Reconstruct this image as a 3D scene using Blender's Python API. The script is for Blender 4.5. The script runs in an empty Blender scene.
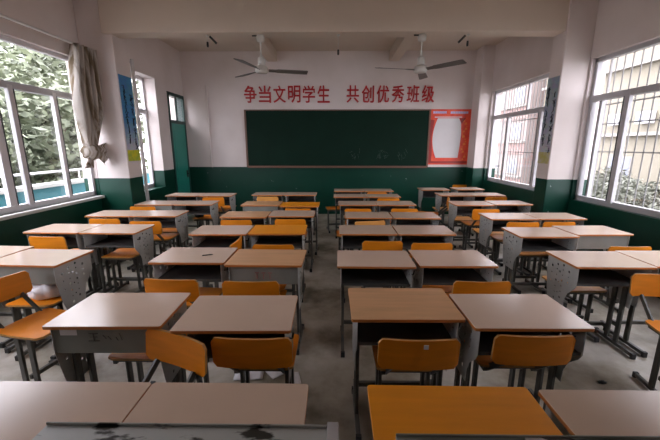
import bpy, bmesh, math, random
from mathutils import Vector, Matrix
rnd = random.Random(7)
SC = bpy.context.scene
COL = SC.collection
R = math.radians

# ------------------------------------------------------------------ helpers
def link(name, data, parent=None):
    o = bpy.data.objects.new(name, data)
    COL.objects.link(o)
    if parent is not None:
        o.parent = parent
    return o

def obj(name, bm, mats, parent=None, smooth=False, bevel=0.0, seg=2, loc=None):
    bmesh.ops.recalc_face_normals(bm, faces=bm.faces)
    me = bpy.data.meshes.new(name)
    bm.to_mesh(me); bm.free()
    for m in (mats if isinstance(mats, (list, tuple)) else [mats]):
        me.materials.append(m)
    if smooth:
        for p in me.polygons: p.use_smooth = True
    o = link(name, me, parent)
    if loc: o.location = loc
    if bevel:
        b = o.modifiers.new('Bevel', 'BEVEL'); b.width = bevel; b.segments = seg
        b.limit_method = 'ANGLE'; b.angle_limit = R(40)
    return o

def raw(name, bm, mats, parent=None):
    me = bpy.data.meshes.new(name)
    bm.to_mesh(me); bm.free()
    for m in (mats if isinstance(mats, (list, tuple)) else [mats]):
        me.materials.append(m)
    return link(name, me, parent)

def tag(o, label=None, cat=None, group=None, kind=None):
    if label: o['label'] = label
    if cat: o['category'] = cat
    if group: o['group'] = group
    if kind: o['kind'] = kind
    return o

def thing(name, label, cat, loc=(0, 0, 0), rz=0.0, group=None):
    o = link(name, None); o.location = loc; o.rotation_euler = (0, 0, rz)
    return tag(o, label, cat, group)

def struct(name, bm, mats, **k):
    o = obj(name, bm, mats, **k); o['kind'] = 'structure'; return o

def dup(root, loc, rz, label, group=None):
    r = root.copy(); COL.objects.link(r); r.location = loc; r.rotation_euler = (0, 0, rz)
    r['label'] = label
    if group: r['group'] = group
    for ch in list(root.children):
        c = ch.copy(); COL.objects.link(c); c.parent = r
        for g in list(ch.children):
            d = g.copy(); COL.objects.link(d); d.parent = c
    return r

def box(bm, x0, x1, y0, y1, z0, z1, mi=0):
    v = [bm.verts.new(p) for p in ((x0,y0,z0),(x1,y0,z0),(x1,y1,z0),(x0,y1,z0),(x0,y0,z1),(x1,y0,z1),(x1,y1,z1),(x0,y1,z1))]
    fs = []
    for idx in ((0,3,2,1),(4,5,6,7),(0,1,5,4),(1,2,6,5),(2,3,7,6),(3,0,4,7)):
        f = bm.faces.new([v[i] for i in idx]); f.material_index = mi; fs.append(f)
    return fs

def B(*a, mi=0):
    bm = bmesh.new(); box(bm, *a, mi=mi); return bm

def bar(bm, p0, p1, w, h, up=(0, 0, 1), mi=0):
    p0 = Vector(p0); p1 = Vector(p1); d = (p1 - p0).normalized(); up = Vector(up)
    if abs(d.dot(up)) > .95: up = Vector((0, 1, 0))
    s = d.cross(up).normalized(); u = s.cross(d).normalized()
    q = []
    for p in (p0, p1):
        for a, b in ((-1,-1),(1,-1),(1,1),(-1,1)):
            q.append(bm.verts.new(p + s*(a*w/2) + u*(b*h/2)))
    for idx in ((0,1,2,3),(7,6,5,4),(0,4,5,1),(1,5,6,2),(2,6,7,3),(3,7,4,0)):
        f = bm.faces.new([q[i] for i in idx]); f.material_index = mi

def rod(bm, p0, p1, r0, r1=None, n=10, mi=0):
    r1 = r0 if r1 is None else r1
    p0 = Vector(p0); p1 = Vector(p1); d = (p1 - p0).normalized()
    a = Vector((0,0,1)) if abs(d.z) < .9 else Vector((1,0,0))
    s = d.cross(a).normalized(); u = s.cross(d)
    r_a = [bm.verts.new(p0 + (s*math.cos(t*2*math.pi/n) + u*math.sin(t*2*math.pi/n))*r0) for t in range(n)]
    r_b = [bm.verts.new(p1 + (s*math.cos(t*2*math.pi/n) + u*math.sin(t*2*math.pi/n))*r1) for t in range(n)]
    for i in range(n):
        f = bm.faces.new((r_a[i], r_a[(i+1)%n], r_b[(i+1)%n], r_b[i])); f.material_index = mi
    for ring in (list(reversed(r_a)), r_b):
        f = bm.faces.new(ring); f.material_index = mi

def lathe(bm, prof, n=20, mi=0, off=(0,0,0)):
    rings = []
    for r, z in prof:
        rings.append([bm.verts.new((off[0]+r*math.cos(2*math.pi*i/n), off[1]+r*math.sin(2*math.pi*i/n), off[2]+z)) for i in range(n)])
    for a, b in zip(rings, rings[1:]):
        for i in range(n):
            f = bm.faces.new((a[i], a[(i+1)%n], b[(i+1)%n], b[i])); f.material_index = mi
    bm.faces.new(list(reversed(rings[0]))).material_index = mi
    bm.faces.new(rings[-1]).material_index = mi

def prism(bm, pts, axis, t0, t1, mi=0):
    def P(a, b, t):
        return {'x': (t, a, b), 'y': (a, t, b), 'z': (a, b, t)}[axis]
    va = [bm.verts.new(P(a, b, t0)) for a, b in pts]; vb = [bm.verts.new(P(a, b, t1)) for a, b in pts]
    n = len(pts)
    for i in range(n):
        f = bm.faces.new((va[i], va[(i+1)%n], vb[(i+1)%n], vb[i])); f.material_index = mi
    bm.faces.new(list(reversed(va))).material_index = mi
    bm.faces.new(vb).material_index = mi

# ------------------------------------------------------------------ materials
def mat(name, col, rough=.5, metal=0.0, vary=.0, scale=6.0, bump=0.0, bscale=60.0, col2=None, lo=.4, hi=.6, spec=.5, stretch=None):
    m = bpy.data.materials.new(name); m.use_nodes = True
    nt = m.node_tree; b = nt.nodes['Principled BSDF']
    b.inputs['Roughness'].default_value = rough; b.inputs['Metallic'].default_value = metal
    b.inputs['Specular IOR Level'].default_value = spec
    b.inputs['Base Color'].default_value = (*col, 1)
    tc = nt.nodes.new('ShaderNodeTexCoord')
    src = tc.outputs['Object']
    if stretch:
        mp = nt.nodes.new('ShaderNodeMapping'); mp.inputs['Scale'].default_value = stretch
        nt.links.new(src, mp.inputs['Vector']); src = mp.outputs['Vector']
    if vary or col2:
        n = nt.nodes.new('ShaderNodeTexNoise'); n.inputs['Scale'].default_value = scale; n.inputs['Detail'].default_value = 6
        nt.links.new(src, n.inputs['Vector'])
        r = nt.nodes.new('ShaderNodeValToRGB')
        c2 = col2 or tuple(min(1, c*(1+vary)) for c in col)
        c1 = col if col2 else tuple(c*(1-vary) for c in col)
        r.color_ramp.elements[0].position = lo if col2 else .3; r.color_ramp.elements[1].position = hi if col2 else .7
        r.color_ramp.elements[0].color = (*c1, 1); r.color_ramp.elements[1].color = (*c2, 1)
        nt.links.new(n.outputs['Fac'], r.inputs['Fac']); nt.links.new(r.outputs['Color'], b.inputs['Base Color'])
    if bump:
        n2 = nt.nodes.new('ShaderNodeTexNoise'); n2.inputs['Scale'].default_value = bscale; n2.inputs['Detail'].default_value = 4
        nt.links.new(src, n2.inputs['Vector'])
        bp = nt.nodes.new('ShaderNodeBump'); bp.inputs['Strength'].default_value = bump; bp.inputs['Distance'].default_value = .01
        nt.links.new(n2.outputs['Fac'], bp.inputs['Height']); nt.links.new(bp.outputs['Normal'], b.inputs['Normal'])
    return m

def wall_paint():
    """white upper wall above a green gloss dado, both painted on the same plaster"""
    m = bpy.data.materials.new('wall_paint'); m.use_nodes = True
    nt = m.node_tree; b = nt.nodes['Principled BSDF']; N = nt.nodes.new; L = nt.links.new
    g = N('ShaderNodeNewGeometry'); s = N('ShaderNodeSeparateXYZ'); L(g.outputs['Position'], s.inputs[0])
    gt = N('ShaderNodeMath'); gt.operation = 'GREATER_THAN'; gt.inputs[1].default_value = 1.15; L(s.outputs['Z'], gt.inputs[0])
    n = N('ShaderNodeTexNoise'); n.inputs['Scale'].default_value = 1.3; n.inputs['Detail'].default_value = 5; L(g.outputs['Position'], n.inputs['Vector'])
    up = N('ShaderNodeValToRGB'); up.color_ramp.elements[0].color = (.63,.56,.53,1); up.color_ramp.elements[1].color = (.72,.65,.63,1)
    up.color_ramp.elements[0].position = .3; up.color_ramp.elements[1].position = .65
    L(n.outputs['Fac'], up.inputs[0])
    dn = N('ShaderNodeValToRGB'); dn.color_ramp.elements[0].color = (.001,.030,.017,1); dn.color_ramp.elements[1].color = (.002,.055,.034,1)
    L(n.outputs['Fac'], dn.inputs[0])
    # chipped paint on the dado
    n2 = N('ShaderNodeTexNoise'); n2.inputs['Scale'].default_value = 9; n2.inputs['Detail'].default_value = 8; n2.inputs['Roughness'].default_value = .7
    L(g.outputs['Position'], n2.inputs['Vector'])
    th = N('ShaderNodeMath'); th.operation = 'GREATER_THAN'; th.inputs[1].default_value = .695; L(n2.outputs['Fac'], th.inputs[0])
    mx0 = N('ShaderNodeMix'); mx0.data_type = 'RGBA'; L(th.outputs[0], mx0.inputs[0]); L(dn.outputs[0], mx0.inputs[6]); mx0.inputs[7].default_value = (.35,.4,.38,1)
    mx = N('ShaderNodeMix'); mx.data_type = 'RGBA'; L(gt.outputs[0], mx.inputs[0]); L(mx0.outputs[2], mx.inputs[6]); L(up.outputs[0], mx.inputs[7])
    L(mx.outputs[2], b.inputs['Base Color'])
    rg = N('ShaderNodeMapRange'); L(gt.outputs[0], rg.inputs[0]); rg.inputs[3].default_value = .4; rg.inputs[4].default_value = .75
    b.inputs['Specular IOR Level'].default_value = .3
    L(rg.outputs[0], b.inputs['Roughness'])
    return m

def glass_mat(name='window_glass', tint=(1,1,1), refl=.06):
    m = bpy.data.materials.new(name); m.use_nodes = True
    nt = m.node_tree; nt.nodes.remove(nt.nodes['Principled BSDF']); N = nt.nodes.new; L = nt.links.new
    t = N('ShaderNodeBsdfTransparent'); t.inputs[0].default_value = (*tint, 1)
    g = N('ShaderNodeBsdfGlossy'); g.inputs['Roughness'].default_value = .03
    lw = N('ShaderNodeLayerWeight'); pw = N('ShaderNodeMath'); pw.operation = 'POWER'; pw.inputs[1].default_value = 5; L(lw.outputs['Facing'], pw.inputs[0])
    sc = N('ShaderNodeMath'); sc.operation = 'MULTIPLY_ADD'; sc.inputs[1].default_value = .45; sc.inputs[2].default_value = refl*.6; L(pw.outputs[0], sc.inputs[0])
    mx = N('ShaderNodeMixShader'); L(sc.outputs[0], mx.inputs[0]); L(t.outputs[0], mx.inputs[1]); L(g.outputs[0], mx.inputs[2])
    L(mx.outputs[0], nt.nodes['Material Output'].inputs[0])
    return m

def floor_mat():
    m = mat('concrete_floor', (.17,.165,.15), .45)
    nt = m.node_tree; b = nt.nodes['Principled BSDF']; N = nt.nodes.new; L = nt.links.new
    tc = N('ShaderNodeTexCoord')
    n = N('ShaderNodeTexNoise'); n.inputs['Scale'].default_value = 1.6; n.inputs['Detail'].default_value = 9; n.inputs['Roughness'].default_value = .62
    L(tc.outputs['Object'], n.inputs['Vector'])
    r = N('ShaderNodeValToRGB'); e = r.color_ramp.elements
    e[0].position = .33; e[0].color = (.14,.12,.078,1); e[1].position = .66; e[1].color = (.50,.465,.41,1)
    x = e.new(.5); x.color = (.36,.325,.26,1)
    L(n.outputs['Fac'], r.inputs[0]); L(r.outputs[0], b.inputs['Base Color'])
    rr = N('ShaderNodeMapRange'); L(n.outputs['Fac'], rr.inputs[0]); rr.inputs[1].default_value = .35; rr.inputs[2].default_value = .65
    rr.inputs[3].default_value = .5; rr.inputs[4].default_value = .28; L(rr.outputs[0], b.inputs['Roughness'])
    n3 = N('ShaderNodeTexNoise'); n3.inputs['Scale'].default_value = 14; n3.inputs['Detail'].default_value = 5; L(tc.outputs['Object'], n3.inputs['Vector'])
    bp = N('ShaderNodeBump'); bp.inputs['Strength'].default_value = .25; bp.inputs['Distance'].default_value = .01
    L(n3.outputs['Fac'], bp.inputs['Height']); L(bp.outputs[0], b.inputs['Normal'])
    return m

M = dict(
    paint=wall_paint(), glass=glass_mat(), floor=floor_mat(),
    ceiling=mat('ceiling_plaster', (.60,.51,.43), .85, vary=.05, scale=1.2),
    beige=mat('beige_laminate', (.66,.495,.385), .2, vary=.05, scale=2.5, spec=.6),
    tan=mat('tan_wood_laminate', (.68,.39,.20), .3, vary=.10, scale=3.0, stretch=(1, 9, 1)),
    orange_top=mat('orange_laminate', (.88,.32,.008), .34, vary=.06, scale=3.0, stretch=(1, 9, 1)),
    edge=mat('orange_edge_band', (.50,.17,.035), .45),
    steel=mat('grey_painted_steel', (.40,.40,.385), .42, vary=.12, scale=5),
    panel=mat('grey_green_panel', (.20,.205,.185), .45, vary=.12, scale=5),
    drawer=mat('drawer_steel', (.065,.062,.058), .5, vary=.2, scale=6),
    legsteel=mat('dark_scuffed_steel', (.085,.083,.073), .42, vary=.25, scale=9),
    ply=mat('orange_plywood', (.75,.235,.006), .48, vary=.09, scale=3, spec=.35, stretch=(1.5, 1.5, 8)),
    plyedge=mat('plywood_edge', (.50,.25,.07), .55, vary=.2, scale=30),
    paleply=mat('pale_worn_plywood', (.74,.34,.08), .42, vary=.1, scale=3),
    rubber=mat('black_rubber', (.03,.03,.03), .6),
    frame=mat('white_window_frame', (.62,.60,.62), .45, vary=.05, scale=4),
    frame_grey=mat('grey_window_frame', (.46,.45,.47), .4, metal=.0, vary=.06, scale=4),
    barsteel=mat('galvanised_bar', (.20,.195,.19), .5),
    seal=mat('dark_window_seal', (.05,.05,.055), .6),
    board=mat('blackboard_green', (.004,.020,.012), .6, vary=.15, scale=2, spec=.12),
    boardframe=mat('blackboard_frame', (.16,.08,.05), .5),
    red=mat('red_lettering', (.42,.012,.014), .5),
    poster_red=mat('poster_red', (.72,.045,.02), .42, col2=(.80,.09,.03), scale=7),
    poster_white=mat('poster_white', (.66,.63,.63), .5, vary=.04, scale=3),
    poster_dark=mat('poster_dark_red', (.33,.02,.015), .45),
    poster_blue=mat('poster_pale_blue', (.45,.5,.75), .5),
    poster_gold=mat('poster_orange', (.85,.25,.05), .5),
    doorgreen=mat('teal_door_paint', (.02,.24,.19), .4, vary=.08, scale=2),
    doordark=mat('dark_green_frame', (.01,.045,.036), .4),
    teal=mat('teal_parapet_paint', (.035,.20,.24), .5, vary=.12, scale=2),
    coping=mat('pale_coping', (.55,.55,.52), .6),
    curtain=mat('cream_curtain', (.17,.125,.075), .85, col2=(.46,.42,.38), scale=1.0, lo=.42, hi=.56, stretch=(6, 26, .5)),  # dark vertical streaks put the shade of the deep folds into the cloth colour
    fan=mat('fan_enamel', (.55,.53,.49), .4, vary=.06, scale=5),
    blade=mat('fan_blade_grey', (.13,.12,.11), .45, vary=.08, scale=4),
    black=mat('black_plastic', (.02,.02,.02), .4),
    paper=mat('white_paper', (.72,.70,.72), .7),
    bag=mat('white_plastic_bag', (.75,.73,.75), .35, bump=.4, bscale=40),
    navy=mat('navy_cloth', (.02,.035,.09), .8, vary=.2, scale=10),
    ink=mat('black_ink', (.012,.013,.02), .6),
    chalk=mat('chalk_mark', (.16,.20,.18), .9),
    leaf=mat('leaf_green', (.105,.125,.072), .6, col2=(.24,.27,.17), scale=1.6, lo=.38, hi=.62),
    leaf2=mat('leaf_dark_green', (.08,.095,.058), .6, col2=(.185,.21,.135), scale=1.6, lo=.38, hi=.62),
    leaf3=mat('leaf_grey_green', (.075,.08,.06), .6, col2=(.15,.155,.12), scale=1.6, lo=.38, hi=.62),
    bark=mat('tree_bark', (.10,.08,.06), .9, vary=.3, scale=8),
    facade=mat('cream_render', (.185,.165,.125), .8, vary=.05, scale=.5),
    facade_pink=mat('pink_render', (.21,.165,.15), .8, vary=.1, scale=.6),
    facade_red=mat('red_panel', (.235,.15,.135), .8, vary=.1, scale=.6),
    facade_glass=mat('far_window_glass', (.13,.14,.18), .2),
    white_out=mat('white_render', (.22,.205,.185), .7),
    ground=mat('outside_ground', (.18,.17,.14), .9, vary=.2, scale=.5),
    corridor=mat('corridor_concrete', (.30,.29,.27), .8, vary=.1, scale=2),
    pipe=mat('white_pipe', (.60,.58,.57), .5),
    tray=mat('dirty_grey_steel', (.46,.48,.47), .35, col2=(.028,.026,.02), scale=9, lo=.56, hi=.61, stretch=(.7, 2.2, 1)),
    tray2=mat('grey_green_steel', (.32,.345,.32), .35, vary=.12, scale=6),
)

def banner_mat(name, top, mid, low, z1, z2):
    m = mat(name, mid, .6); nt = m.node_tree; b = nt.nodes['Principled BSDF']; N = nt.nodes.new; L = nt.links.new
    g = N('ShaderNodeTexCoord'); s = N('ShaderNodeSeparateXYZ'); L(g.outputs['Object'], s.inputs[0])
    mr = N('ShaderNodeMapRange'); L(s.outputs['Z'], mr.inputs[0]); mr.inputs[1].default_value = z1; mr.inputs[2].default_value = z2
    r = N('ShaderNodeValToRGB'); e = r.color_ramp.elements
    e[0].position = .0; e[0].color = (*low, 1); e[1].position = 1; e[1].color = (*top, 1); x = e.new(.42); x.color = (*mid, 1)
    L(mr.outputs[0], r.inputs[0])
    n = N('ShaderNodeTexNoise'); n.inputs['Scale'].default_value = 14; L(g.outputs['Object'], n.inputs['Vector'])
    mx = N('ShaderNodeMix'); mx.data_type = 'RGBA'; mx.blend_type = 'OVERLAY'; mx.inputs[0].default_value = .35
    L(r.outputs[0], mx.inputs[6]); L(n.outputs['Color'], mx.inputs[7]); L(mx.outputs[2], b.inputs['Base Color'])
    return m

# ------------------------------------------------------------------ the room
XL, XLF, XR, XRF, YF, YB, ZC = -3.69, -3.5, 3.58, 3.40, 8.2, -1.6, 3.72   # left wall, left wall of the front bay, right, front, back, ceiling
T = .22
struct('floor', B(XL-T, XR+T, YB-T, YF+T, -.15, 0), M['floor'])
bm = B(XL-T, XR+T, YB-T, YF+T, ZC, ZC+.2)
struct('ceiling', bm, M['ceiling'])
def beam(i, *a): struct('trim_%d' % i, B(*a), M['ceiling'], bevel=.012)
beam(1, -3.3, 3.3, 5.18, 5.45, 3.2, ZC)
beam(2, -3.3, 3.25, .23, .5, 3.2, ZC)
beam(3, 1.22, 1.44, 5.45, YF, 3.5, ZC)
beam(4, -1.52, -1.30, 5.45, YF, 3.5, ZC)
struct('wall_front', B(XL-T, XR+T, YF, YF+T, 0, ZC), M['paint'])
struct('wall_back', B(XL-T, XR+T, YB-T, YB, 0, ZC), M['paint'])

def wall_with_holes(name, x0, x1, y0, y1, holes):
    """holes: (ya, yb, za, zb) sorted by y"""
    bm = bmesh.new(); y = y0
    for ya, yb, za, zb in holes:
        if ya > y: box(bm, x0, x1, y, ya, 0, ZC)
        if za > 0: box(bm, x0, x1, ya, yb, 0, za)
        box(bm, x0, x1, ya, yb, zb, ZC); y = yb
    box(bm, x0, x1, y, y1, 0, ZC)
    return struct(name, bm, M['paint'])
WL1, WL2 = (.70, 5.245, .88, 2.87), (5.72, 6.95, .82, 2.93)
DOOR = (7.40, 8.17, 0, 2.76)
WR1, WR2 = (.70, 5.12, .85, 2.83), (5.60, 7.74, .885, 2.79)
wall_with_holes('wall_left', XL-T, XL, YB, 5.45, [WL1])
TW = {WL1: T, WL2: .30, WR1: T, WR2: T}
wall_with_holes('wall_left_front', XLF-.30, XLF, 5.40, YF, [WL2, DOOR])
wall_with_holes('wall_right', XR, XR+T, YB, 5.3, [WR1])
wall_with_holes('wall_right_front', XRF, XRF+T, 5.3, YF, [WR2])
# piers
struct('trim_5', B(XL, -3.19, 5.25, 5.62, 0, ZC), M['paint'], bevel=.012)
struct('trim_6', B(3.20, XR, 5.15, 5.45, 0, ZC), M['paint'], bevel=.012)
struct('trim_7', B(3.15, XRF+.05, 7.80, YF, 0, ZC), M['paint'], bevel=.012)
struct('trim_8', B(XL, -3.25, .2, .6, 0, ZC), M['paint'], bevel=.012)
struct('trim_9', B(3.2, XR, .2, .6, 0, ZC), M['paint'], bevel=.012)
# ledge below the left window
struct('trim_10', B(XL, XL+.07, .70, 5.245, .845, .885), M['coping'], bevel=.006)

def window(n, side, hole, ztrans, mullions, bars=None, grey=False, uppers=(), depth=.09, rb=.008):
    """side -1: left wall, +1: right wall. The frame sits in the hole, the glass in it, the security bars outside."""
    ya, yb, za, zb = hole
    x_in = {WL1: XL, WL2: XLF, WR1: XR, WR2: XRF}[hole]
    xc = x_in + side*depth
    fm = M['frame_grey'] if grey else M['frame']
    bm = bmesh.new(); w = .05; d = .035
    box(bm, xc-d, xc+d, ya, yb, za, za+.075); box(bm, xc-d, xc+d, ya, yb, zb-.055, zb)
    box(bm, xc-d, xc+d, ya, ya+w, za, zb); box(bm, xc-d, xc+d, yb-w, yb, za, zb)
    fr = struct('window_%d' % n, bm, fm, bevel=.005)
    bm = B(xc-d-.01, xc+d+.01, ya, yb, ztrans-.04, ztrans+.04)
    obj('transom', bm, M['frame_grey'], fr, bevel=.004)
    for y, wd, xo in mullions:
        obj('stile', B(xc-.025+xo, xc+.025+xo, y-wd/2, y+wd/2, za+.05, ztrans), fm, fr, bevel=.004)
        obj('seal', B(xc-.028+xo, xc+.028+xo, y+wd/2, y+wd/2+.012, za+.07, ztrans-.04), M['seal'], fr)
    for y in uppers:
        obj('stile', B(xc-.02, xc+.02, y-.022, y+.022, ztrans, zb), fm, fr, bevel=.004)
    obj('pane', B(xc-.003, xc+.003, ya+.03, yb-.03, za+.05, ztrans), M['glass'], fr)
    obj('pane', B(xc-.003, xc+.003, ya+.03, yb-.03, ztrans, zb-.03), M['glass'], fr)
    if bars:
        sp, zs = bars
        xb = x_in + side*(T + .10); bm = bmesh.new(); y = ya + .06
        while y < yb:
            rod(bm, (xb, y, za-.02), (xb, y, zb+.02), rb, n=6); y += sp
        for z in zs: box(bm, xb-.012, xb+.012, ya-.05, yb+.05, z-.008, z+.008)
        for z in (za-.02, zb+.02):
            box(bm, xb-.015, xb+.015, ya-.05, yb+.05, z-.012, z+.012)
        for yy in (ya-.05, yb+.05): 
            box(bm, xb-.015, xb+.015, yy-.012, yy+.012, za-.02, zb+.02)
            box(bm, min(xb, x_in+side*T), max(xb, x_in+side*T), yy-.012, yy+.012, za+.3, za+.33)
        obj('security_grille', bm, M['barsteel'], fr)
    return fr
window(1, -1, WL1, 2.33, [(3.87, .09, 0), (4.07, .06, .03), (4.70, .055, .03), (3.0, .06, 0), (2.45, .06, 0), (1.6, .06, 0)])
window(2, -1, WL2, 2.30, [(6.42, .06, 0)], depth=.25)
window(3, 1, WR2, 2.24, [(5.95, .07, -.03), (7.08, .045, 0)], (.105, (1.52, 2.14)), uppers=(6.45,), rb=.008)
window(4, 1, WR1, 2.29, [(4.46, .075, -.03), (4.95, .03, .03), (3.3, .06, 0), (2.6, .06, 0), (1.7, .06, 0)], (.135, (1.56, 1.95, 2.22)), grey=True)
# white upright pipe standing in front of the far left window, beside the pier
bm = bmesh.new(); rod(bm, (-3.255, 5.80, 0), (-3.255, 5.80, 3.0), .028, n=14)
for z in (.5, 1.5, 2.5): rod(bm, (-3.255, 5.80, z-.02), (-3.255, 5.80, z+.02), .034, n=14)
box(bm, -3.505, -3.255, 5.79, 5.81, 2.94, 2.97)
tag(obj('wall_pipe', bm, M['pipe'], smooth=False), 'white upright pipe beside the pier with the blue banner', 'pipe')
bm = bmesh.new(); rod(bm, (-2.94, 8.172, 1.12), (-2.94, 8.172, 3.0), .022, n=12)
for z in (1.2, 2.1, 2.95): box(bm, -2.975, -2.905, 8.165, YF, z-.012, z+.012)
tag(obj('conduit_pipe', bm, M['paint']), 'thin painted conduit running up the front wall between door and blackboard', 'pipe')

# door in the front left corner
bm = bmesh.new(); ya, yb, za, zb = DOOR
for a in ((ya, ya+.06, 0, zb), (yb-.06, yb, 0, zb), (ya, yb, zb-.07, zb), (ya, yb, 2.12, 2.19)):
    box(bm, XLF-.13, XLF+.02, *a)
dr = struct('door_1', bm, M['doordark'], bevel=.004)
lf = obj('door_leaf', B(XLF-.02, XLF+.012, ya+.06, yb-.06, .01, 2.12), M['doorgreen'], dr, bevel=.004)
bm = bmesh.new()
for z0, z1 in ((.15, .95), (1.1, 1.98)):
    box(bm, XLF+.012, XLF+.018, ya+.14, yb-.14, z0, z1)
obj('raised_panel', bm, M['doorgreen'], lf, bevel=.004)
bm = bmesh.new(); box(bm, XLF+.012, XLF+.055, yb-.16, yb-.12, 1.0, 1.02); box(bm, XLF+.012, XLF+.024, yb-.17, yb-.11, .92, 1.08)
obj('door_handle', bm, M['black'], lf)
obj('transom_bar', B(XLF-.02, XLF+.012, (ya+yb)/2-.018, (ya+yb)/2+.018, 2.19, zb-.07), M['doordark'], dr)
obj('pane', B(XLF-.008, XLF-.002, ya+.06, yb-.06, 2.19, zb-.07), M['glass'], dr)

# ------------------------------------------------------------------ blackboard, slogan, poster, banners
t = thing('blackboard', 'long dark green blackboard centred on the front wall', 'blackboard', (.06, YF, 1.17))
bb = obj('writing_surface', B(-2.12, 2.12, -.03, 0, 0, 1.28), M['board'], t)
bm = bmesh.new()
for a in ((-2.16, 2.16, -.045, 0, -.025, .01), (-2.16, 2.16, -.045, 0, 1.27, 1.295), (-2.16, -2.12, -.045, 0, 0, 1.28), (2.12, 2.16, -.045, 0, 0, 1.28)): box(bm, *a)
obj('frame', bm, M['boardframe'], t, bevel=.003)
bm = bmesh.new()
for k in range(26):
    x = rnd.choice((.45, 1.05, 1.55)) + rnd.uniform(-.12, .12); z = .27 + rnd.uniform(-.1, .1); a = rnd.uniform(0, 3.1); l = rnd.uniform(.03, .07)
    bar(bm, (x-l*math.cos(a), -.0305, z-l*math.sin(a)), (x+l*math.cos(a), -.0305, z+l*math.sin(a)), .002, .006, up=(0, 1, 0))
obj('chalk_marks', bm, M['chalk'], bb)
obj('chalk_ledge', B(-2.12, 2.12, -.10, -.045, -.035, -.015), M['boardframe'], t, bevel=.004)

def glyph(ch, w, h, depth, bold):
    cu = bpy.data.curves.new('glyph', 'FONT'); cu.body = ch; cu.extrude = depth/2; cu.offset = bold; cu.resolution_u = 3
    o = bpy.data.objects.new('glyph_tmp', cu); COL.objects.link(o)
    dg = bpy.context.evaluated_depsgraph_get()
    me = bpy.data.meshes.new_from_object(o.evaluated_get(dg))
    bpy.data.objects.remove(o); bpy.data.curves.remove(cu)
    if not me.vertices: return me
    xs = [v.co.x for v in me.vertices]; ys = [v.co.y for v in me.vertices]
    x0, x1, y0, y1 = min(xs), max(xs), min(ys), max(ys)
    for v in me.vertices:
        x = (v.co.x-(x0+x1)/2)/(x1-x0)*w; z = (v.co.y-y0)/(y1-y0)*h; y = -v.co.z
        v.co = (x, y, z)
    return me
ORD = ['first', 'second', 'third', 'fourth', 'fifth', 'sixth', 'seventh', 'eighth']
for word, x0, pitch, which in (('争当文明学生', -1.94, .337, 'left'), ('共创优秀班级', .415, .344, 'right')):
    for i, ch in enumerate(word):
        me = glyph(ch, .285, .375, .024, .0075 if ch == '班' else .011); me.materials.append(M['red'])
        o = link('red_character', me); o.location = (x0 + i*pitch, YF-.012, 2.615)
        tag(o, 'red cut-out character %s, %s of the %s half of the wall slogan' % (ch, ORD[i], which), 'lettering', 'red slogan characters over the blackboard')

# poster right of the blackboard
t = thing('wall_poster', 'red bordered poster with a blank white centre right of the blackboard', 'poster', (2.68, YF-.006, 1.21))
obj('sheet', B(-.48, .48, -.004, .006, 0, 1.26), M['poster_red'], t)
bm = bmesh.new()
L_ = [(-.385 + .10*abs(u)**2*1.0, .16 + .90*(u+1)/2) for u in [k/8-1 for k in range(17)]]
pts = L_ + [(.20, 1.06), (.255, .95), (.275, .7), (.262, .45), (.235, .16)]
prism(bm, [(a, b) for a, b in reversed(pts)], 'y', -.008, -.004)
obj('white_panel', bm, M['poster_white'], t)
bm = bmesh.new()
for k in range(7): box(bm, -.40+k*.045, -.365+k*.045, -.008, -.004, 1.165, 1.215)
for k in range(11): box(bm, .0+k*.037, .03+k*.037, -.008, -.004, 1.16, 1.21)
obj('heading_marks', bm, M['poster_blue'], t)
obj('white_strip', B(-.36, .27, -.0075, -.004, 1.075, 1.095), M['poster_white'], t)
bm = bmesh.new()
prism(bm, [(-.46, .06), (-.39, .06), (-.38, .3), (-.41, .62), (-.36, 1.02), (-.46, 1.03)], 'y', -.007, -.004)
prism(bm, [(.22, 1.05), (.36, 1.07), (.30, .98), (.27, .93)], 'y', -.0085, -.004); box(bm, -.46, .46, -.0065, -.004, .03, .08)
obj('dark_edge', bm, M['poster_dark'], t)
bm = bmesh.new()
for k in range(16):
    z = .12 + k*.058; x = .355 + .04*math.sin(k*1.1); s = .02 + .012*math.sin(k*2.3)
    prism(bm, [(x-s, z-s*.8), (x+s*1.2, z-s*.3), (x+s*.5, z+s*1.3), (x-s*.8, z+s)], 'y', -.008, -.004)
obj('ornament', bm, M['poster_gold'], t)

def brush_marks(bm, cx, z, s, side):
    """a few ink strokes, standing for one illegible brush character"""
    n = rnd.randint(3, 5)
    for _ in range(n):
        a = rnd.choice((0, 0, 1.57, 1.57, .8, -.8)) + rnd.uniform(-.15, .15); l = rnd.uniform(.3, .55)*s
        oy = cx + rnd.uniform(-.25, .25)*s; oz = z + rnd.uniform(-.3, .3)*s
        bar(bm, (side, oy-l*math.cos(a), oz-l*math.sin(a)), (side, oy+l*math.cos(a), oz+l*math.sin(a)), .002, .017, up=(1, 0, 0))
def banner(x, side, y0, y1, z0, z1, m, my, label):
    d = .004*side
    t = thing('wall_banner', label, 'banner', (x, (y0+y1)/2, z0))
    h = (y1-y0)/2; H_ = z1-z0
    obj('sheet', B(min(0, d), max(0, d), -h, h, .17, H_), m, t)
    obj('coloured_foot', B(min(0, d), max(0, d), -h, h, 0, .17), my, t)
    bm = bmesh.new()
    for c, zz in ((-.09, -.18), (.07, -.02)):
        n = 12
        for k in range(n):
            brush_marks(bm, c*(-side), H_-.16+zz*.6-k*(H_-.40)/n, .078, d*1.2)
    obj('brush_writing', bm, M['ink'], t)
mb = banner_mat('blue_banner_paper', (.05,.21,.44), (.07,.25,.46), (.45,.46,.52), .17, 1.24)
my = mat('yellow_green_print', (.62,.58,.02), .6, col2=(.38,.48,.05), scale=16)
banner(-3.189, 1, 5.275, 5.60, 1.41, 2.68, mb, my, 'blue paper banner with two columns of brush writing on the left pier')
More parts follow.
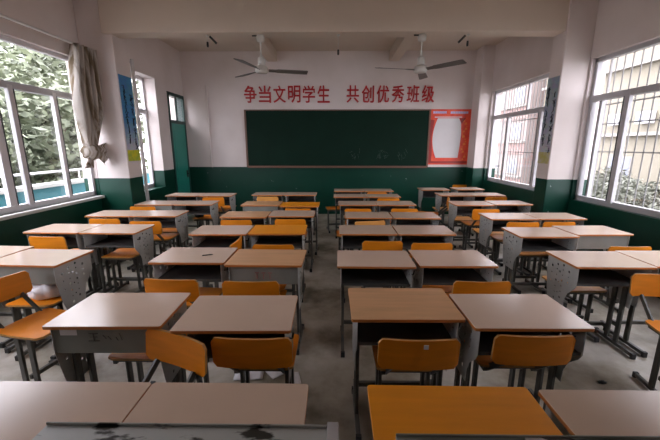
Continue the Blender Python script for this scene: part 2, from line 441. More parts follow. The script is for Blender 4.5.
mg = banner_mat('grey_blue_banner_paper', (.30,.36,.42), (.36,.40,.46), (.48,.47,.52), .17, 1.24)
my2 = mat('dull_yellow_print', (.48,.43,.12), .6, col2=(.50,.46,.30), scale=14)
banner(3.199, -1, 5.17, 5.44, 1.38, 2.62, mg, my2, 'pale grey-blue paper banner with black writing on the right pier')

# ------------------------------------------------------------------ curtain and rod
t = thing('curtain_rod', 'pale curtain rod above the left window ending at the pier', 'curtain rod', (-3.52, 3.6, 2.99))
bm = bmesh.new(); rod(bm, (0, -1.7, 0), (0, 1.62, 0), .016, n=12); obj('rod', bm, M['pipe'], t, smooth=False)
for y in (-1.5, 0.1, 1.5):
    bm = bmesh.new(); bar(bm, (-.17, y, .03), (0, y, 0), .02, .02); box(bm, -.175, -.165, y-.03, y+.03, -.03, .07); obj('bracket', bm, M['pipe'], t)
bm = bmesh.new(); rod(bm, (0, 1.615, 0), (0, 1.65, 0), .03, .022, n=12); obj('end_cap', bm, M['fan'], t)
t = thing('curtain', 'cream curtain gathered and knotted at the far end of the left window', 'curtain', (-3.52, 4.9, 1.4))
prof = [(1.59, -.02, .40), (1.30, -.08, .40), (1.0, -.12, .39), (.75, -.13, .34), (.5, -.10, .25), (.3, -.06, .17), (.18, -.02, .12)]
bm = bmesh.new(); n = 56; rows = []
for j in range(25):
    z = 1.59 - j*(1.41/24)
    for (za, a0, a1), (zb, b0, b1) in zip(prof, prof[1:]):
        if zb <= z <= za+1e-6:
            f = (za-z)/(za-zb); y0 = a0+(b0-a0)*f; y1 = a1+(b1-a1)*f
    amp = .095*(.5+.5*(y1-y0)/.5)
    rows.append([bm.verts.new((amp*math.sin(k*2*math.pi*5.0/n + .4*math.sin(j*.3)) + .015*math.sin(k*1.7), y0+(y1-y0)*k/n, z)) for k in range(n+1)])
for a, b in zip(rows, rows[1:]):
    for k in range(n): bm.faces.new((a[k], a[k+1], b[k+1], b[k]))
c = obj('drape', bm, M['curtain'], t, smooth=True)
s = c.modifiers.new('Solidify', 'SOLIDIFY'); s.thickness = .004
bm = bmesh.new()   # the knot
bmesh.ops.create_icosphere(bm, subdivisions=3, radius=.125, matrix=Matrix.Translation((0, .05, .16)))
for v in bm.verts:
    a = math.atan2(v.co.z-.16, v.co.y-.05); v.co += Vector((1, .6, .8)) * .012*math.sin(a*5+v.co.x*40)
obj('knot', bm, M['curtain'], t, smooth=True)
bm = bmesh.new(); rows = []   # the loose tail below the knot
for j in range(9):
    u = j/8; w = .08 + .17*u
    rows.append([bm.verts.new((.02*math.sin(k*1.5+j*.4)+.02, .06+.30*u - .02*math.sin(k) + (k/12-.5)*w*.5, .15 + .02*math.sin(u*3) - .03*u + (k/12-.5)*w*1.4)) for k in range(13)])
for a, b in zip(rows, rows[1:]):
    for k in range(12): bm.faces.new((a[k], a[k+1], b[k+1], b[k]))
rows = []
for j in range(8):
    u = j/7
    rows.append([bm.verts.new((.025*math.sin(k*1.3)+.01, .03-.1*u+(k/12-.5)*(.08+.1*u), .13-.2*u)) for k in range(13)])
for a, b in zip(rows, rows[1:]):
    for k in range(12): bm.faces.new((a[k], a[k+1], b[k+1], b[k]))
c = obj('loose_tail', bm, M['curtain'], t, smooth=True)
s = c.modifiers.new('Solidify', 'SOLIDIFY'); s.thickness = .004

# ------------------------------------------------------------------ ceiling fans
def fan(x, y, ztop, zhub, angs, label):
    t = thing('ceiling_fan', label, 'fan', (x, y, ztop), 0, 'ceiling fans')
    bm = bmesh.new(); lathe(bm, [(.02, -.10), (.055, -.085), (.06, -.03), (.045, 0)], 16); obj('canopy', bm, M['fan'], t, smooth=True)
    bm = bmesh.new(); rod(bm, (-.12, 0, -.012), (.0, 0, -.012), .009, n=8); obj('wire', bm, M['black'], t)
    h = zhub-ztop
    bm = bmesh.new(); rod(bm, (0, 0, -.09), (0, 0, h+.05), .013, n=12); obj('down_rod', bm, M['fan'], t)
    bm = bmesh.new(); lathe(bm, [(.018, .17), (.05, .15), (.055, .05)][::-1], 16, off=(0, 0, h)); obj('lower_cup', bm, M['fan'], t, smooth=True)
    bm = bmesh.new(); lathe(bm, [(.04, -.06), (.08, -.052), (.10, -.025), (.10, .01), (.08, .035), (.04, .05)], 24, off=(0, 0, h)); obj('motor', bm, M['fan'], t, smooth=True)
    for a in angs:
        c, s = math.cos(R(a)), math.sin(R(a)); bm = bmesh.new()
        pts = []
        secs = [(.10, .022, .05), (.20, .028, .06), (.24, .055, .0), (.45, .062, .0), (.66, .068, .0), (.68, .05, 0)]
        ra = []
        for r_, w, _ in secs:
            ring = []
            for e, zz in ((-1, .012), (1, -.012)):
                for th in (-.003, .003):
                    px, py = r_, e*w
                    ring.append(bm.verts.new((px*c-py*s, px*s+py*c, h-.015+zz+th)))
            ra.append(ring)
        for q, w in zip(ra, ra[1:]):
            for i, j in ((0, 1), (1, 3), (3, 2), (2, 0)): bm.faces.new((q[i], q[j], w[j], w[i]))
        bm.faces.new([ra[0][i] for i in (0, 1, 3, 2)]); bm.faces.new([ra[-1][i] for i in (0, 2, 3, 1)])
        obj('blade', bm, M['blade'], t)
fan(-1.07, 5.3, 3.2, 2.74, (15, 135, 255), 'ceiling fan with grey blades left of the slogan gap')
fan(1.25, 5.3, 3.2, 2.74, (192, 312, 72), 'ceiling fan with grey blades over the right half of the slogan')
def bracket(x, label, flip, long_=False):
    t = thing('lamp_bracket', label, 'lamp fitting', (x, 5.3, 3.2), 0, 'empty lamp fittings under the beam')
    bm = bmesh.new(); lathe(bm, [(.02, -.02), (.022, 0)], 12); obj('ceiling_plate', bm, M['fan'], t)
    bm = bmesh.new(); rod(bm, (0, 0, -.02), (0, 0, -.10 if not long_ else -.2), .004, n=8); obj('cord', bm, M['fan'], t)
    bm = bmesh.new(); z = -.09 if not long_ else -.2
    lathe(bm, [(.012, z-.07), (.016, z-.05), (.014, z)], 12); obj('socket', bm, M['black'], t)
    if not long_:
        bm = bmesh.new(); bar(bm, (flip*.04, 0, -.02), (flip*.13, 0, -.11), .03, .03); obj('hook_arm', bm, M['black'], t)
bracket(-1.84, 'small black lamp fitting under the beam, left end', 1)
bracket(1.9, 'small black lamp fitting under the beam, right end', -1)
bracket(.05, 'lone lamp socket hanging on a cord at mid beam between the fans', 1, True)

# ------------------------------------------------------------------ desk prototypes
def side_panel_mesh():
    bm = bmesh.new()
    prism(bm, [(-.185, .742), (-.185, .60), (-.165, .565), (-.10, .50), (-.075, .44), (-.07, .36), (.13, .36), (.15, .42), (.185, .60), (.185, .742)][::-1], 'x', -.0015, .0015)
    bmesh.ops.recalc_face_normals(bm, faces=bm.faces)
    a = raw('panel_tmp', bm, M['steel'])
    bm = bmesh.new()
    for y, zs in ((-.015, (.705, .665, .62, .575, .53, .48, .43)), (.055, (.69, .65, .60, .555, .50, .45, .40)), (-.085, (.675, .63, .585)), (.12, (.66, .60, .53)), (.02, (.64, .55, .46))):
        for i, z in enumerate(zs):
            rod(bm, (-.02, y, z), (.02, y, z), .011 if i % 3 == 0 else .007, n=10)
    bmesh.ops.recalc_face_normals(bm, faces=bm.faces)
    b = raw('cut_tmp', bm, M['steel'])
    md = a.modifiers.new('bool', 'BOOLEAN'); md.object = b; md.operation = 'DIFFERENCE'; md.solver = 'EXACT'
    dg = bpy.context.evaluated_depsgraph_get()
    me = bpy.data.meshes.new_from_object(a.evaluated_get(dg)); me.name = 'side_panel'
    bpy.data.objects.remove(a); bpy.data.objects.remove(b)
    return me
PANEL = side_panel_mesh()

W2, D2 = .2965, .20
def make_desk(topmat):
    t = thing('school_desk', 'desk', 'desk')
    # rounded top board with an orange edge band
    bm = bmesh.new(); pts = []
    for cx, cy, a0 in ((W2-.012, D2-.012, 0), (-W2+.012, D2-.012, 90), (-W2+.012, -D2+.012, 180), (W2-.012, -D2+.012, 270)):
        for k in range(4): pts.append((cx+.012*math.cos(R(a0+30*k)), cy+.012*math.sin(R(a0+30*k))))
    prism(bm, pts, 'z', .742, .76, mi=1)
    bm.faces.ensure_lookup_table(); bm.faces[-1].material_index = 0
    obj('desktop', bm, [topmat, M['edge']], t, bevel=.0015, seg=1)
    bm = bmesh.new()   # steel drawer, open towards the sitter
    box(bm, -.262, .262, -.175, .175, .600, .604); box(bm, -.262, .262, .171, .175, .604, .741)
    box(bm, -.262, .262, -.178, -.172, .596, .612)
    obj('drawer_shelf', bm, M['drawer'], t)
    obj('back_panel', B(-.262, .262, .1752, .178, .598, .741), M['panel'], t)
    for s in (-1, 1):
        o = link('side_panel', PANEL, t); o.location = (s*.265, 0, 0)
        for y in (-.02, .075):
            bm = bmesh.new(); bar(bm, (s*.248, y, .03), (s*.248, y, .60), .040, .020, up=(1, 0, 0))
            obj('leg', bm, M['legsteel'], t, bevel=.003, seg=1)
        bm = bmesh.new(); bar(bm, (s*.248, -.20, .026), (s*.248, .19, .026), .026, .030)
        fr = obj('foot_rail', bm, M['legsteel'], t, bevel=.003, seg=1)
        for y0, y1 in ((-.212, -.19), (.18, .202)):
            obj('rubber_foot', B(s*.248-.016, s*.248+.016, y0, y1, 0, .044), M['rubber'], fr)
    bm = bmesh.new(); bar(bm, (-.248, .13, .12), (.248, .13, .12), .022, .03)
    box(bm, -.258, -.238, .06, .15, .10, .14); box(bm, .238, .258, .06, .15, .10, .14)
    obj('crossbar', bm, M['legsteel'], t)
    bm = bmesh.new()
    rod(bm, (.262, -.12, .67), (.295, -.12, .67), .005, n=8); rod(bm, (.295, -.12, .67), (.300, -.12, .70), .005, n=8)
    obj('bag_hook', bm, M['black'], t)
    return t

def loft_board(cols, cap=True):
    """cols: list of (front_lo, front_hi, back_lo, back_hi)"""
    bm = bmesh.new(); vs = [[bm.verts.new(p) for p in c] for c in cols]
    for a, b in zip(vs, vs[1:]):
        for i, j, mi in ((0, 1, 0), (1, 3, 1), (3, 2, 0), (2, 0, 1)):
            f = bm.faces.new((a[i], a[j], b[j], b[i])); f.material_index = mi
    for c in (vs[0], vs[-1]):
        f = bm.faces.new([c[i] for i in (0, 1, 3, 2)]); f.material_index = 1
    return bm
SH = 0.0
def seat_bm(zc=.464):
    cols = []; n = 22; dep = .36; hw = .178; sh = SH
    for k in range(n+1):
        y = -dep/2 + dep*k/n
        e = min(y+dep/2, dep/2-y); w = hw - (.035*(1-math.sqrt(max(0, 1-((.035-e)/.035)**2))) if e < .035 else 0)
        z = zc - (.9*max(0, y-.10)**2*1.6) - .010*(1-(y/.185)**2)
        cols.append(((-w, y+sh, z), (w, y+sh, z), (-w, y+sh, z-.014), (w, y+sh, z-.014)))
    return loft_board(cols)
def back_bm(zlo, zhi):
    cols = []; n = 22; hw = .196; r = .024
    for k in range(n+1):
        x = -hw + 2*hw*k/n; e = min(x+hw, hw-x)
        dz = r*(1-math.sqrt(max(0, 1-((r-e)/r)**2))) if e < r else 0
        c = -.018*(1-(x/hw)**2)
        lo, hi = zlo+dz, zhi-dz
        cols.append(((x, c+.006+.0, lo), (x, c+.006-.012, hi), (x, c-.008, lo), (x, c-.020, hi)))
    return loft_board(cols)

def seat_frame(t, dark):
    obj('seat', seat_bm(), [M['ply'] if not dark else M['paleply'], M['plyedge']], t, smooth=False)
    bm = bmesh.new()
    for s in (-1, 1): bar(bm, (s*.14, -.16+SH, .424), (s*.14, .15+SH, .424), .022, .022)
    for y in (-.13+SH, .12+SH): bar(bm, (-.14, y, .424), (.14, y, .424), .022, .020)
    obj('seat_rail', bm, M['legsteel'], t)
    for s in (-1, 1):
        for y in (-.045+SH, .055+SH):
            bm = bmesh.new(); bar(bm, (s*.14, y, .03), (s*.14, y, .418), .040, .018, up=(1, 0, 0))
            obj('leg', bm, M['legsteel'], t, bevel=.003, seg=1)
        bm = bmesh.new(); bar(bm, (s*.14, -.19+SH, .024), (s*.14, .17+SH, .024), .024, .028)
        fr = obj('foot_rail', bm, M['legsteel'], t, bevel=.003, seg=1)
        for y0, y1 in ((-.20, -.18), (.16, .18)):
            obj('rubber_foot', B(s*.14-.015, s*.14+.015, y0+SH, y1+SH, 0, .04), M['rubber'], fr)
    bm = bmesh.new(); bar(bm, (-.14, SH, .13), (.14, SH, .13), .02, .028); obj('stretcher', bm, M['legsteel'], t)
def make_chair(pale=False):
    t = thing('student_chair', 'chair', 'chair')
    global SH
    SH = .09; seat_frame(t, False); SH = 0.0
    obj('backrest', back_bm(.574, .739), [M['paleply'] if pale else M['ply'], M['plyedge']], t, loc=(0, -.225, 0))
    for s in (-1, 1):
        bm = bmesh.new(); bar(bm, (s*.125, -.05, .418), (s*.120, -.226, .585), .030, .012, up=(1, 0, 0))
        obj('back_post', bm, M['legsteel'], t)
    return t
def make_stool(pale=False):
    t = thing('backless_stool', 'stool', 'stool'); seat_frame(t, pale); return t

DESKS = {k: make_desk(M[m]) for k, m in (('b', 'beige'), ('t', 'tan'), ('o', 'orange_top'))}
LOOK = {'b': 'beige-topped', 't': 'tan wood-topped', 'o': 'bright orange-topped'}
BLOCK = {'L': 'left window block', 'l': 'centre-left block', 'r': 'centre-right block', 'R': 'right window block'}
used = set()
def place(protos, key, loc, rz, label, group):
    p = protos[key]
    if id(p) not in used:
        used.add(id(p)); p.location = loc; p.rotation_euler = (0, 0, rz); p['label'] = label; p['group'] = group; return p
    return dup(p, loc, rz, label, group)
# block, row from the blackboard, side of pair, centre x, near edge y, yaw, top, turned
DESK_LIST = [
 ('r',1,'left',.29,6.72,0,'b',0),('r',1,'right',.89,6.74,0,'b',0),
 ('r',2,'left',.285,5.94,0,'b',0),('r',2,'right',.885,5.95,0,'b',0),
 ('r',3,'left',.36,5.11,0,'b',0),('r',3,'right',.96,5.11,0,'b',0),
 ('r',4,'left',.437,4.16,0,'b',0),('r',4,'right',1.045,4.15,-.5,'b',0),
 ('r',5,'left',.35,3.36,0,'b',0),('r',5,'right',.955,3.36,0,'b',0),
 ('r',6,'left',.32,2.40,-.6,'b',0),('r',6,'right',.94,2.42,.3,'b',0),
 ('r',7,'left',.387,1.61,.5,'t',0),('r',7,'right',.995,1.53,.4,'b',0),
 ('r',8,'left',.42,.715,-.5,'o',0),('r',8,'right',1.05,.70,0,'b',0),
 ('l',1,'left',-1.235,6.16,0,'b',0),('l',1,'right',-.635,6.17,0,'b',0),
 ('l',2,'left',-1.135,5.06,0,'t',1),('l',2,'right',-.53,4.98,0,'o',0),
 ('l',3,'left',-1.165,4.18,.6,'t',0),('l',3,'right',-.56,4.25,.5,'b',0),
 ('l',4,'left',-1.20,3.33,1.0,'b',0),('l',4,'right',-.60,3.36,1.0,'o',0),
 ('l',5,'left',-1.15,2.47,0,'b',0),('l',5,'right',-.54,2.42,-.8,'t',1),
 ('l',6,'left',-1.17,1.52,1.2,'b',1),('l',6,'right',-.512,1.49,1.0,'b',0),
 ('l',7,'left',-.989,.72,0,'b',0),('l',7,'right',-.392,.72,0,'b',0),
 ('L',1,'left',-2.775,6.04,.5,'b',0),('L',1,'right',-2.17,6.04,.3,'b',0),
 ('L',2,'left',-2.79,5.10,.6,'b',1),('L',2,'right',-2.19,5.11,.6,'b',0),
 ('L',3,'left',-2.93,4.23,.9,'b',0),('L',3,'right',-2.33,4.24,.9,'b',0),
 ('L',4,'left',-2.965,3.38,-1.2,'b',0),('L',4,'right',-2.36,3.37,-1.0,'b',0),
 ('L',5,'left',-3.0,2.50,-2,'b',0),('L',5,'right',-2.39,2.40,-2.5,'b',1),
 ('R',1,'left',2.09,6.94,0,'b',0),('R',1,'right',2.82,7.02,3,'b',0),
 ('R',2,'left',2.23,6.14,-.4,'b',0),('R',2,'right',2.83,6.14,-.4,'b',0),
 ('R',3,'left',2.15,5.12,0,'b',0),('R',3,'right',2.77,5.18,1,'b',0),
 ('R',4,'left',2.235,4.11,0,'b',0),('R',4,'right',2.84,4.13,.4,'b',0),
 ('R',5,'left',2.15,3.28,.5,'b',0),('R',5,'right',2.76,3.37,1.5,'b',1),
 ('R',6,'left',2.11,2.41,-.8,'b',0),('R',6,'right',2.715,2.43,-.4,'b',0),
]
desk_at = {}
for blk, row, sd, x, y, a, top, flip in DESK_LIST:
    lab = '%s desk, %s of pair, %s row from blackboard, %s%s' % (LOOK[top], sd, ORD[row-1], BLOCK[blk], ', grey panel facing rear' if flip else '')
    d = place(DESKS, top, (x, y+D2, 0), R(a) + (math.pi if flip else 0), lab, 'school desks in paired rows')
    desk_at[blk, row, sd] = d

CH = {'o': make_chair(), 'p': make_chair(True)}
# block, row, which desk, backrest x, backrest y, yaw, kind, how
CHAIRS = [
 ('r',1,'right',0.851,6.714,0,'o'),('r',2,'right',0.953,5.945,0,'o'),
 ('r',3,'left',0.348,4.910,0,'o'),('r',3,'right',1.035,4.920,0,'o'),
 ('r',4,'left',0.441,4.079,12,'p'),
 ('r',5,'left',0.471,3.177,0,'o'),('r',5,'right',0.933,3.116,0,'o'),
 ('r',6,'right',1.015,2.183,0,'o'),
 ('r',7,'left',0.410,1.466,0,'o'),('r',7,'right',.985,1.543,0,'o'),
 ('l',1,'left',-1.220,6.099,0,'p'),('l',2,'right',-0.543,4.920,0,'o'),
 ('l',3,'left',-1.230,4.120,0,'o'),('l',3,'right',-0.559,4.172,0,'o'),
 ('l',4,'left',-0.965,3.20,89,'o'),('l',4,'right',-0.574,3.044,0,'o'),
 ('l',5,'left',-1.138,2.193,-4,'o'),('l',5,'right',-0.574,2.163,0,'o'),
 ('l',6,'left',-0.774,1.476,157,'o'),('l',6,'right',-0.400,1.491,0,'o'),
 ('L',2,'left',-2.931,5.053,0,'o'),('L',3,'left',-2.931,4.172,0,'o'),('L',3,'right',-2.327,4.028,0,'o'),
 ('L',4,'left',-2.942,3.300,-3,'o'),('L',1,'right',-2.183,6.006,0,'o'),
 ('L',6,'right',-2.325,2.16,-101,'o'),
 ('R',2,'right',2.931,6.109,0,'o'),('R',3,'left',2.009,5.925,75,'o'),('R',4,'left',2.296,4.038,0,'o'),('R',4,'right',2.747,4.059,0,'o'),
 ('R',3,'right',2.224,4.899,0,'o'),('R',5,'right',2.726,3.024,0,'o'),('R',6,'right',2.347,2.306,172,'o'),
 ('R',0,'right',3.013,8.098,0,'o'),
]
SPECIAL = {
 ('R',0,'right'): 'orange chair alone beyond the front desks, by the right front pier',
 ('L',6,'right'): 'orange chair turned sideways near the camera at the left photo edge',
 ('l',6,'left'): 'orange chair turned askew with slanting backrest, between sixth and seventh rows, centre-left',
 ('l',4,'left'): 'orange chair turned sideways, backrest edge-on, at the fourth row, centre-left block',
 ('R',3,'left'): 'orange chair turned sideways at the aisle corner, third row, right window block',
 ('R',6,'right'): 'orange chair cut off by the right photo edge, turned to face the rear',
 ('R',3,'right'): 'orange chair tucked in at the left desk, third row, right window block',
}
chair_at = {}
for blk, row, sd, bx, by, a, kd in CHAIRS:
    c, s = math.cos(R(a)), math.sin(R(a))
    x, y = bx - .24*s, by + .24*c        # chair origin sits 24 cm in front of its backrest
    d = desk_at.get((blk, row, sd))
    if d is not None and abs(a) < 15: y = min(y, d.location.y - D2 + .217)      # backrest stays clear of the desk edge
    lab = SPECIAL.get((blk, row, sd)) or '%s chair tucked in at the %s desk, %s row from blackboard, %s' % ('orange' if kd == 'o' else 'pale worn', sd, ORD[row-1], BLOCK[blk])
    chair_at[blk, row, sd] = place(CH, kd, (x, y, 0), R(a), lab, 'orange student chairs')
ST = {'o': make_stool(), 'p': make_stool(True)}
STOOLS = [
 ('L',4,-2.37,3.65,0,'o'),('L',3,-2.40,4.76,0,'o'),('L',2,-2.20,5.66,3,'o'),('L',1,-2.17,6.62,0,'o'),('L',5,-2.33,2.51,0,'o'),
 ('R',2,2.12,6.49,0,'p'),('R',3,2.13,5.57,0,'p'),('R',4,2.20,4.70,0,'p'),('R',5,2.24,3.79,0,'p'),('R',6,2.11,2.83,0,'p'),
 ('r',6,.93,2.79,0,'o'),('l',6,-1.12,1.87,0,'o'),('l',5,-.60,2.79,0,'o'),('r',2,0.02,6.53,8,'o'),('r',4,.21,4.55,0,'o'),
]
for blk, row, x, y, a, kd in STOOLS:
    lab = '%s stool without a back under the %s row desks, %s' % ('orange' if kd == 'o' else 'pale plywood', ORD[row-1], BLOCK[blk])
    if (blk, row) == ('L', 5): lab = 'orange stool carrying a crumpled white plastic bag, left window block'
    if (blk, row) == ('r', 2): lab = 'orange stool sticking out into the centre aisle near the front'
    place(ST, kd, (x, y, 0), R(a), lab, 'backless stools')

# extra marks on single pieces
c = chair_at['r', 7, 'left']
o = obj('sticker', B(-.0, .022, -.0035, 0, 0, .022), M['paper'], c); o.location = (.015, -.2655, .70); o.rotation_euler = (R(4), 0, 0); o['label'] = 'small white sticker'
d = desk_at['l', 6, 'left']       # turned desk: its local +y faces the camera
o = obj('paper_label', B(.14, .225, .1782, .1795, .700, .735), M['paper'], d); o['label'] = 'torn white paper label'
bm = bmesh.new()
def stroke(x0, z0, x1, z1): bar(bm, (-x0, .179, z0), (-x1, .179, z1), .002, .0042, up=(0, 1, 0))
for q in ((-.08, .71, -.035, .71), (-.075, .69, -.04, .69), (-.085, .668, -.03, .668), (-.058, .71, -.058, .668), (-.01, .70, .005, .68), (.015, .695, .03, .675), (.055, .69, .065, .67), (.075, .712, .085, .672)): stroke(*q)
o = obj('handwriting', bm, M['legsteel'], d); o['label'] = 'black handwritten marks'
d = desk_at['l', 5, 'right']
bm = bmesh.new()
for q in ((-.05, .69), (.0, .69), (.05, .69)):
    bar(bm, (q[0]-.015, .179, q[1]), (q[0]+.015, .179, q[1]), .002, .008, up=(0, 1, 0)); bar(bm, (q[0], .179, q[1]-.01), (q[0], .179, q[1]-.05), .002, .008, up=(0, 1, 0))
o = obj('stencil_marks', bm, M['poster_dark'], d); o['label'] = 'faint dark stencilled marks'

# ------------------------------------------------------------------ small loose things
def crumple(name, loc, r, sq, m, label, cat, seed):
    q = random.Random(seed); bm = bmesh.new(); bmesh.ops.create_icosphere(bm, subdivisions=3, radius=1)
    for v in bm.verts:
        n = v.co.normalized(); k = 1 + .16*math.sin(n.x*5+seed)*math.cos(n.y*6) + .10*math.sin(n.z*9+n.x*7) + q.uniform(-.06, .06)
        v.co = Vector((n.x*r[0]*k, n.y*r[1]*k, max(-sq, n.z*r[2]*k)))
    return tag(obj(name, bm, m, smooth=True, loc=(loc[0], loc[1], loc[2]+sq)), label, cat)
crumple('plastic_bag', (-2.30, 2.53, .464), (.135, .12, .095), .05, M['bag'], 'crumpled white plastic bag lying on the stool at the left', 'bag', 3)
crumple('school_bag', (-2.30, 5.62, .464), (.07, .11, .10), .055, M['navy'], 'dark blue cloth bag on the stool, second row, left window block', 'bag', 5)
bm = bmesh.new()
def sheet(name, x, y, a, w, h, label, grp='paper scraps on the floor'):
    bm = bmesh.new(); n = 6; g = [[bm.verts.new(((i/n-.5)*w, (j/n-.5)*h, .004+.006*math.sin(i*1.2+x*9)*math.sin(j*.9)**2)) for j in range(n+1)] for i in range(n+1)]
    for i in range(n):
        for j in range(n): bm.faces.new((g[i][j], g[i+1][j], g[i+1][j+1], g[i][j+1]))
    o = obj(name, bm, M['paper'], smooth=True, loc=(x, y, .004)); o.rotation_euler = (0, 0, R(a))
    s = o.modifiers.new('Solidify', 'SOLIDIFY'); s.thickness = .001
    tag(o, label, 'paper', grp)
sheet('paper_sheet', -.62, 2.17, 4, .21, .12, 'flat white sheet on the floor behind the chair, sixth row, centre-left')
sheet('paper_sheet', -.43, 2.20, 40, .12, .12, 'small folded white sheet on the floor, near the aisle, centre-left block')
sheet('paper_sheet', -.29, 2.12, 15, .10, .15, 'narrow white paper on the floor at the aisle edge, centre-left block')
sheet('paper_sheet', .33, 6.25, 20, .2, .15, 'white paper on the floor by the aisle, first rows')
crumple('litter_scrap', (1.90, 2.12, 0), (.03, .015, .012), .006, M['black'], 'small black scrap of litter on the floor, right aisle', 'litter', 9)
bm = bmesh.new(); rod(bm, (-.02, -.012, .7655), (.045, .015, .7655), .0045, n=8); rod(bm, (.045, .015, .7655), (.058, .0205, .7655), .0045, .001, n=8)
tag(obj('pen', bm, M['black'], loc=(-1.06, 2.64, 0)), 'dark pen lying on a beige desktop, fifth row, centre-left block', 'pen')
# steel trays lying on the rearmost desks, at the lower picture edge
def tray(x0, x1, y0, y1, z, m, label, panel):
    t = thing('steel_tray', label, 'tray', ((x0+x1)/2, (y0+y1)/2, z), 0, 'steel trays on the rearmost desks')
    hx, hy = (x1-x0)/2, (y1-y0)/2
    bm = bmesh.new(); box(bm, -hx, hx, -hy, hy, 0, .012); box(bm, -hx, hx, hy-.006, hy, .012, .022); box(bm, -hx, hx, -hy, -hy+.006, .012, .022)
    obj('tray_bottom', bm, m, t, bevel=.002, seg=1)
    if panel:
        obj('side_flange', B(hx-.001, hx+.036, -hy, hy+.006, 0, .026), M['frame_grey'], t, bevel=.003)
    return t
tray(-.915, -.02, .52, .905, .7605, M['tray'], 'dirty grey steel tray with dark grime lying on the rearmost left desks', True)
t = tray(.19, 1.33, .50, .875, .7605, M['tray2'], 'grey-green steel tray lying on the orange and beige rearmost right desks', False)
bm = bmesh.new(); prism(bm, [(-.18, .19), (-.1, .19), (.03, .08), (-.18, .08)], 'z', .0125, .0155); obj('paper_scrap', bm, M['paper'], t)
bm = bmesh.new(); prism(bm, [(-.14, .186), (-.05, .186), (.0, .15), (-.09, .16)], 'z', .0158, .0168); obj('dark_strip', bm, M['drawer'], t)

# ------------------------------------------------------------------ outside, left: corridor, parapet, trees
struct('trim_11', B(-5.6, XLF-T, -3, 16, -.25, -.03), M['corridor'])
t = thing('corridor_parapet', 'teal painted corridor parapet with white coping outside the left windows', 'parapet', (-5.38, 6, -.03))
obj('wall', B(-.08, .08, -9, 10, 0, .92), M['teal'], t)
obj('coping', B(-.12, .12, -9, 10, .92, .99), M['coping'], t, bevel=.01)
bm = bmesh.new(); rod(bm, (0, -9, 1.19), (0, 10, 1.19), .022, n=10)
y = -8.5
while y < 10: rod(bm, (0, y, .98), (0, y, 1.19), .014, n=8); y += 1.6
obj('handrail', bm, M['frame'], t)
struct('ground', B(-60, 60, -30, 90, -4.2, -4.0), M['ground'])

def tree(name, loc, blobs, n, m, trunk_h, label, seed, leaf=.14, group=None, cat='tree'):
    q = random.Random(seed); t = thing(name, label, cat, loc, 0, group)
    bm = bmesh.new()
    for (cx, cy, cz, rx, ry, rz), cnt in zip(blobs, [max(60, int(n*b[3]*b[4]/sum(c[3]*c[4] for c in blobs))) for b in blobs]):
        for _ in range(cnt):
            d = Vector((q.gauss(0, 1), q.gauss(0, 1), q.gauss(0, 1))).normalized(); rr = q.uniform(.55, 1.06)
            p = Vector((cx+d.x*rx*rr, cy+d.y*ry*rr, cz+d.z*rz*rr))
            a = Vector((q.uniform(-1, 1), q.uniform(-1, 1), q.uniform(-.6, .6))).normalized(); b = a.cross(Vector((q.uniform(-1, 1), q.uniform(-1, 1), q.uniform(-1, 1)))).normalized()
            L = leaf*q.uniform(.6, 1.5); w = L*.42
            v = [bm.verts.new(p - a*L), bm.verts.new(p + b*w), bm.verts.new(p + a*L), bm.verts.new(p - b*w)]
            bm.faces.new(v)
    me = bpy.data.meshes.new('foliage'); bm.to_mesh(me); bm.free(); me.materials.append(m); link('foliage', me, t)
    bm = bmesh.new(); rod(bm, (0, 0, 0), (.1, .05, trunk_h), .14, .07, n=10)
    for (cx, cy, cz, rx, ry, rz) in blobs: rod(bm, (.07, .03, trunk_h*.7), (cx, cy, cz), .05, .015, n=6)
    obj('trunk', bm, M['bark'], t)
    return t
def blobs(seed, h, r, k):
    q = random.Random(seed)
    return [(q.uniform(-r, r)*.8, q.uniform(-r, r)*.8, h+q.uniform(-r, r)*.9, r*q.uniform(.5, .8), r*q.uniform(.5, .8), r*q.uniform(.4, .7)) for _ in range(k)]
TG = 'trees beyond the left corridor'
tree('broadleaf_tree', (-15.0, 19.0, -4), blobs(8, 9.0, 3.4, 9), 5200, M['leaf2'], 7.5, 'tallest tree rising behind the others at the curtain side', 8, leaf=.26, group=TG)
tree('broadleaf_tree', (-9.5, 6.6, -4), blobs(1, 5.6, 2.4, 8), 5200, M['leaf'], 5.0, 'leafy tree outside at the left edge of the left window', 1, group=TG)
tree('broadleaf_tree', (-9.2, 9.3, -4), blobs(2, 5.3, 2.0, 8), 5200, M['leaf2'], 4.6, 'darker leafy tree seen through the middle pane of the left window', 2, group=TG)
tree('broadleaf_tree', (-9.8, 12.2, -4), blobs(3, 6.0, 2.3, 8), 5200, M['leaf'], 5.2, 'pale green leafy tree seen beside the knotted curtain', 3, group=TG)
tree('broadleaf_tree', (-12.0, 15.5, -4), blobs(4, 6.6, 3.0, 8), 5200, M['leaf2'], 6.0, 'tall dark tree far behind the knotted curtain', 4, leaf=.17, group=TG)
tree('broadleaf_tree', (-13.0, 9.5, -4), blobs(5, 6.2, 3.0, 9), 5200, M['leaf'], 6.0, 'tall pale tree far behind the middle pane of the left window', 5, leaf=.17, group=TG)
tree('broadleaf_tree', (-11.5, 3.2, -4), blobs(6, 6.2, 3.0, 8), 4200, M['leaf2'], 6.0, 'tree outside the left window nearest the camera', 6, leaf=.17, group=TG)

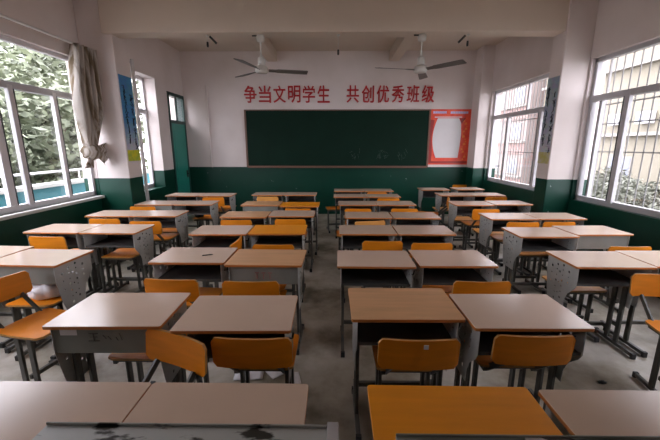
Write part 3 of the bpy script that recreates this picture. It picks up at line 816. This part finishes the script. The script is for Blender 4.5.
# ------------------------------------------------------------------ outside, right: buildings and trees
t = thing('apartment_building', 'cream apartment block with pale ledges across from the right near window', 'building', (15.5, 16, -4))
obj('wall', B(0, 9, -16, 10.5, 0, 14.5), M['facade'], t)
for z in (3.0, 6.15, 9.6):
    obj('ledge', B(-.35, 0, -16, 10.5, z, z+.16), M['white_out'], t)
for z0 in (1.0, 3.9):
    for k in range(7):
        y = -14.2 + k*3.4
        f = obj('window', B(-.05, .0, y-.75, y+.75, z0, z0+1.2), M['white_out'], t)
        g = B(-.06, -.05, y-.68, y-.03, z0+.07, z0+1.13); box(g, -.06, -.05, y+.03, y+.68, z0+.07, z0+1.13)
        obj('pane', g, M['facade_glass'], f)
for k in range(5):
    y = -10.4 + k*3.4
    obj('door_panel', B(-.04, 0, y-.45, y+.45, 3.25, 5.2), M['white_out'], t)
for k, (y, z) in enumerate(((3.4, 6.75), (1.55, 6.72), (-3.4, 6.75))):
    a = thing('air_conditioner', ['grey air conditioner unit on the cream block, farthest along the wall', 'grey air conditioner unit on the cream block, middle one', 'grey air conditioner unit on the cream block, nearest'][k], 'air conditioner', (15.46, 16+y, -4+z), 0, 'air conditioners on the cream block')
    obj('case', B(-.32, 0, -.38, .38, 0, .58), M['frame_grey'], a, bevel=.02)
    bm = bmesh.new(); rod(bm, (-.33, .08, .29), (-.32, .08, .29), .22, n=20); obj('fan_grille', bm, M['facade_glass'], a)
t = thing('apartment_building', 'pinkish red apartment block seen through the far right window', 'building', (15.0, 38, -4))
obj('wall', B(0, 9, -10.5, 20, 0, 14), M['facade_pink'], t)
for z in (2.2, 5.0, 7.8, 10.6):
    obj('panel_band', B(-.06, 0, -10.5, 20, z, z+.9), M['facade_red'], t)
    obj('ledge', B(-.3, 0, -10.5, 20, z+.9, z+1.02), M['white_out'], t)
    for k in range(8):
        y = -9 + k*3.3
        f = obj('window', B(-.05, 0, y-.8, y+.8, z+1.15, z+2.5), M['white_out'], t)
        obj('pane', B(-.06, -.05, y-.7, y+.7, z+1.25, z+2.4), M['facade_glass'], f)
RG = 'trees below the right windows'
for k, (x, y, h, r) in enumerate(((11.6, 13.0, 2.9, 1.25), (11.8, 15.3, 3.1, 1.2), (11.4, 10.8, 2.9, 1.2), (12.0, 17.6, 3.0, 1.1))):
    tree('shrub_tree', (x, y, -4), blobs(20+k, h, r, 6), 3200, M['leaf3'], 2.6,
         ['low leafy tree below the cream block, second from nearest', 'low leafy tree below the cream block, third from nearest', 'low leafy tree below the cream block, nearest the camera', 'low leafy tree below the cream block, farthest along'][k], 30+k, leaf=.10, group=RG)

# ------------------------------------------------------------------ daylight, camera
w = bpy.data.worlds.new('World'); SC.world = w; w.use_nodes = True
bg = w.node_tree.nodes['Background']; bg.inputs[0].default_value = (.91, .90, 1.0, 1); bg.inputs[1].default_value = 1.0
for side, hole in ((-1, WL1), (-1, WL2), (1, WR1), (1, WR2)):
    ya, yb, za, zb = hole
    l = bpy.data.lights.new('window_daylight', 'AREA'); l.shape = 'RECTANGLE'; l.size = zb-za; l.size_y = yb-ya
    l.cycles.is_portal = True
    o = link('window_daylight', l)
    x = {WL1: XL, WL2: XLF, WR1: XR, WR2: XRF}[hole] + side*(TW[hole] + .02)
    o.location = (x, (ya+yb)/2, (za+zb)/2); o.rotation_euler = (0, R(90)*side, 0)
cam = bpy.data.cameras.new('Camera'); co = link('Camera', cam); SC.camera = co
cam.sensor_width = 36; cam.lens = 338.2/660*36; cam.clip_start = .05; cam.clip_end = 300
co.location = (0, 0, 1.64); co.rotation_euler = (R(90-12.33), 0, R(.75))
SC.view_settings.view_transform = 'Standard'; SC.view_settings.look = 'None'; SC.view_settings.gamma = 1; SC.view_settings.use_curve_mapping = False
SC.view_settings.exposure = 3.5
SC.cycles.use_denoising = True
SC.cycles.max_bounces = 10; SC.cycles.diffuse_bounces = 6; SC.cycles.transparent_max_bounces = 16
SC.cycles.sample_clamp_indirect = 6
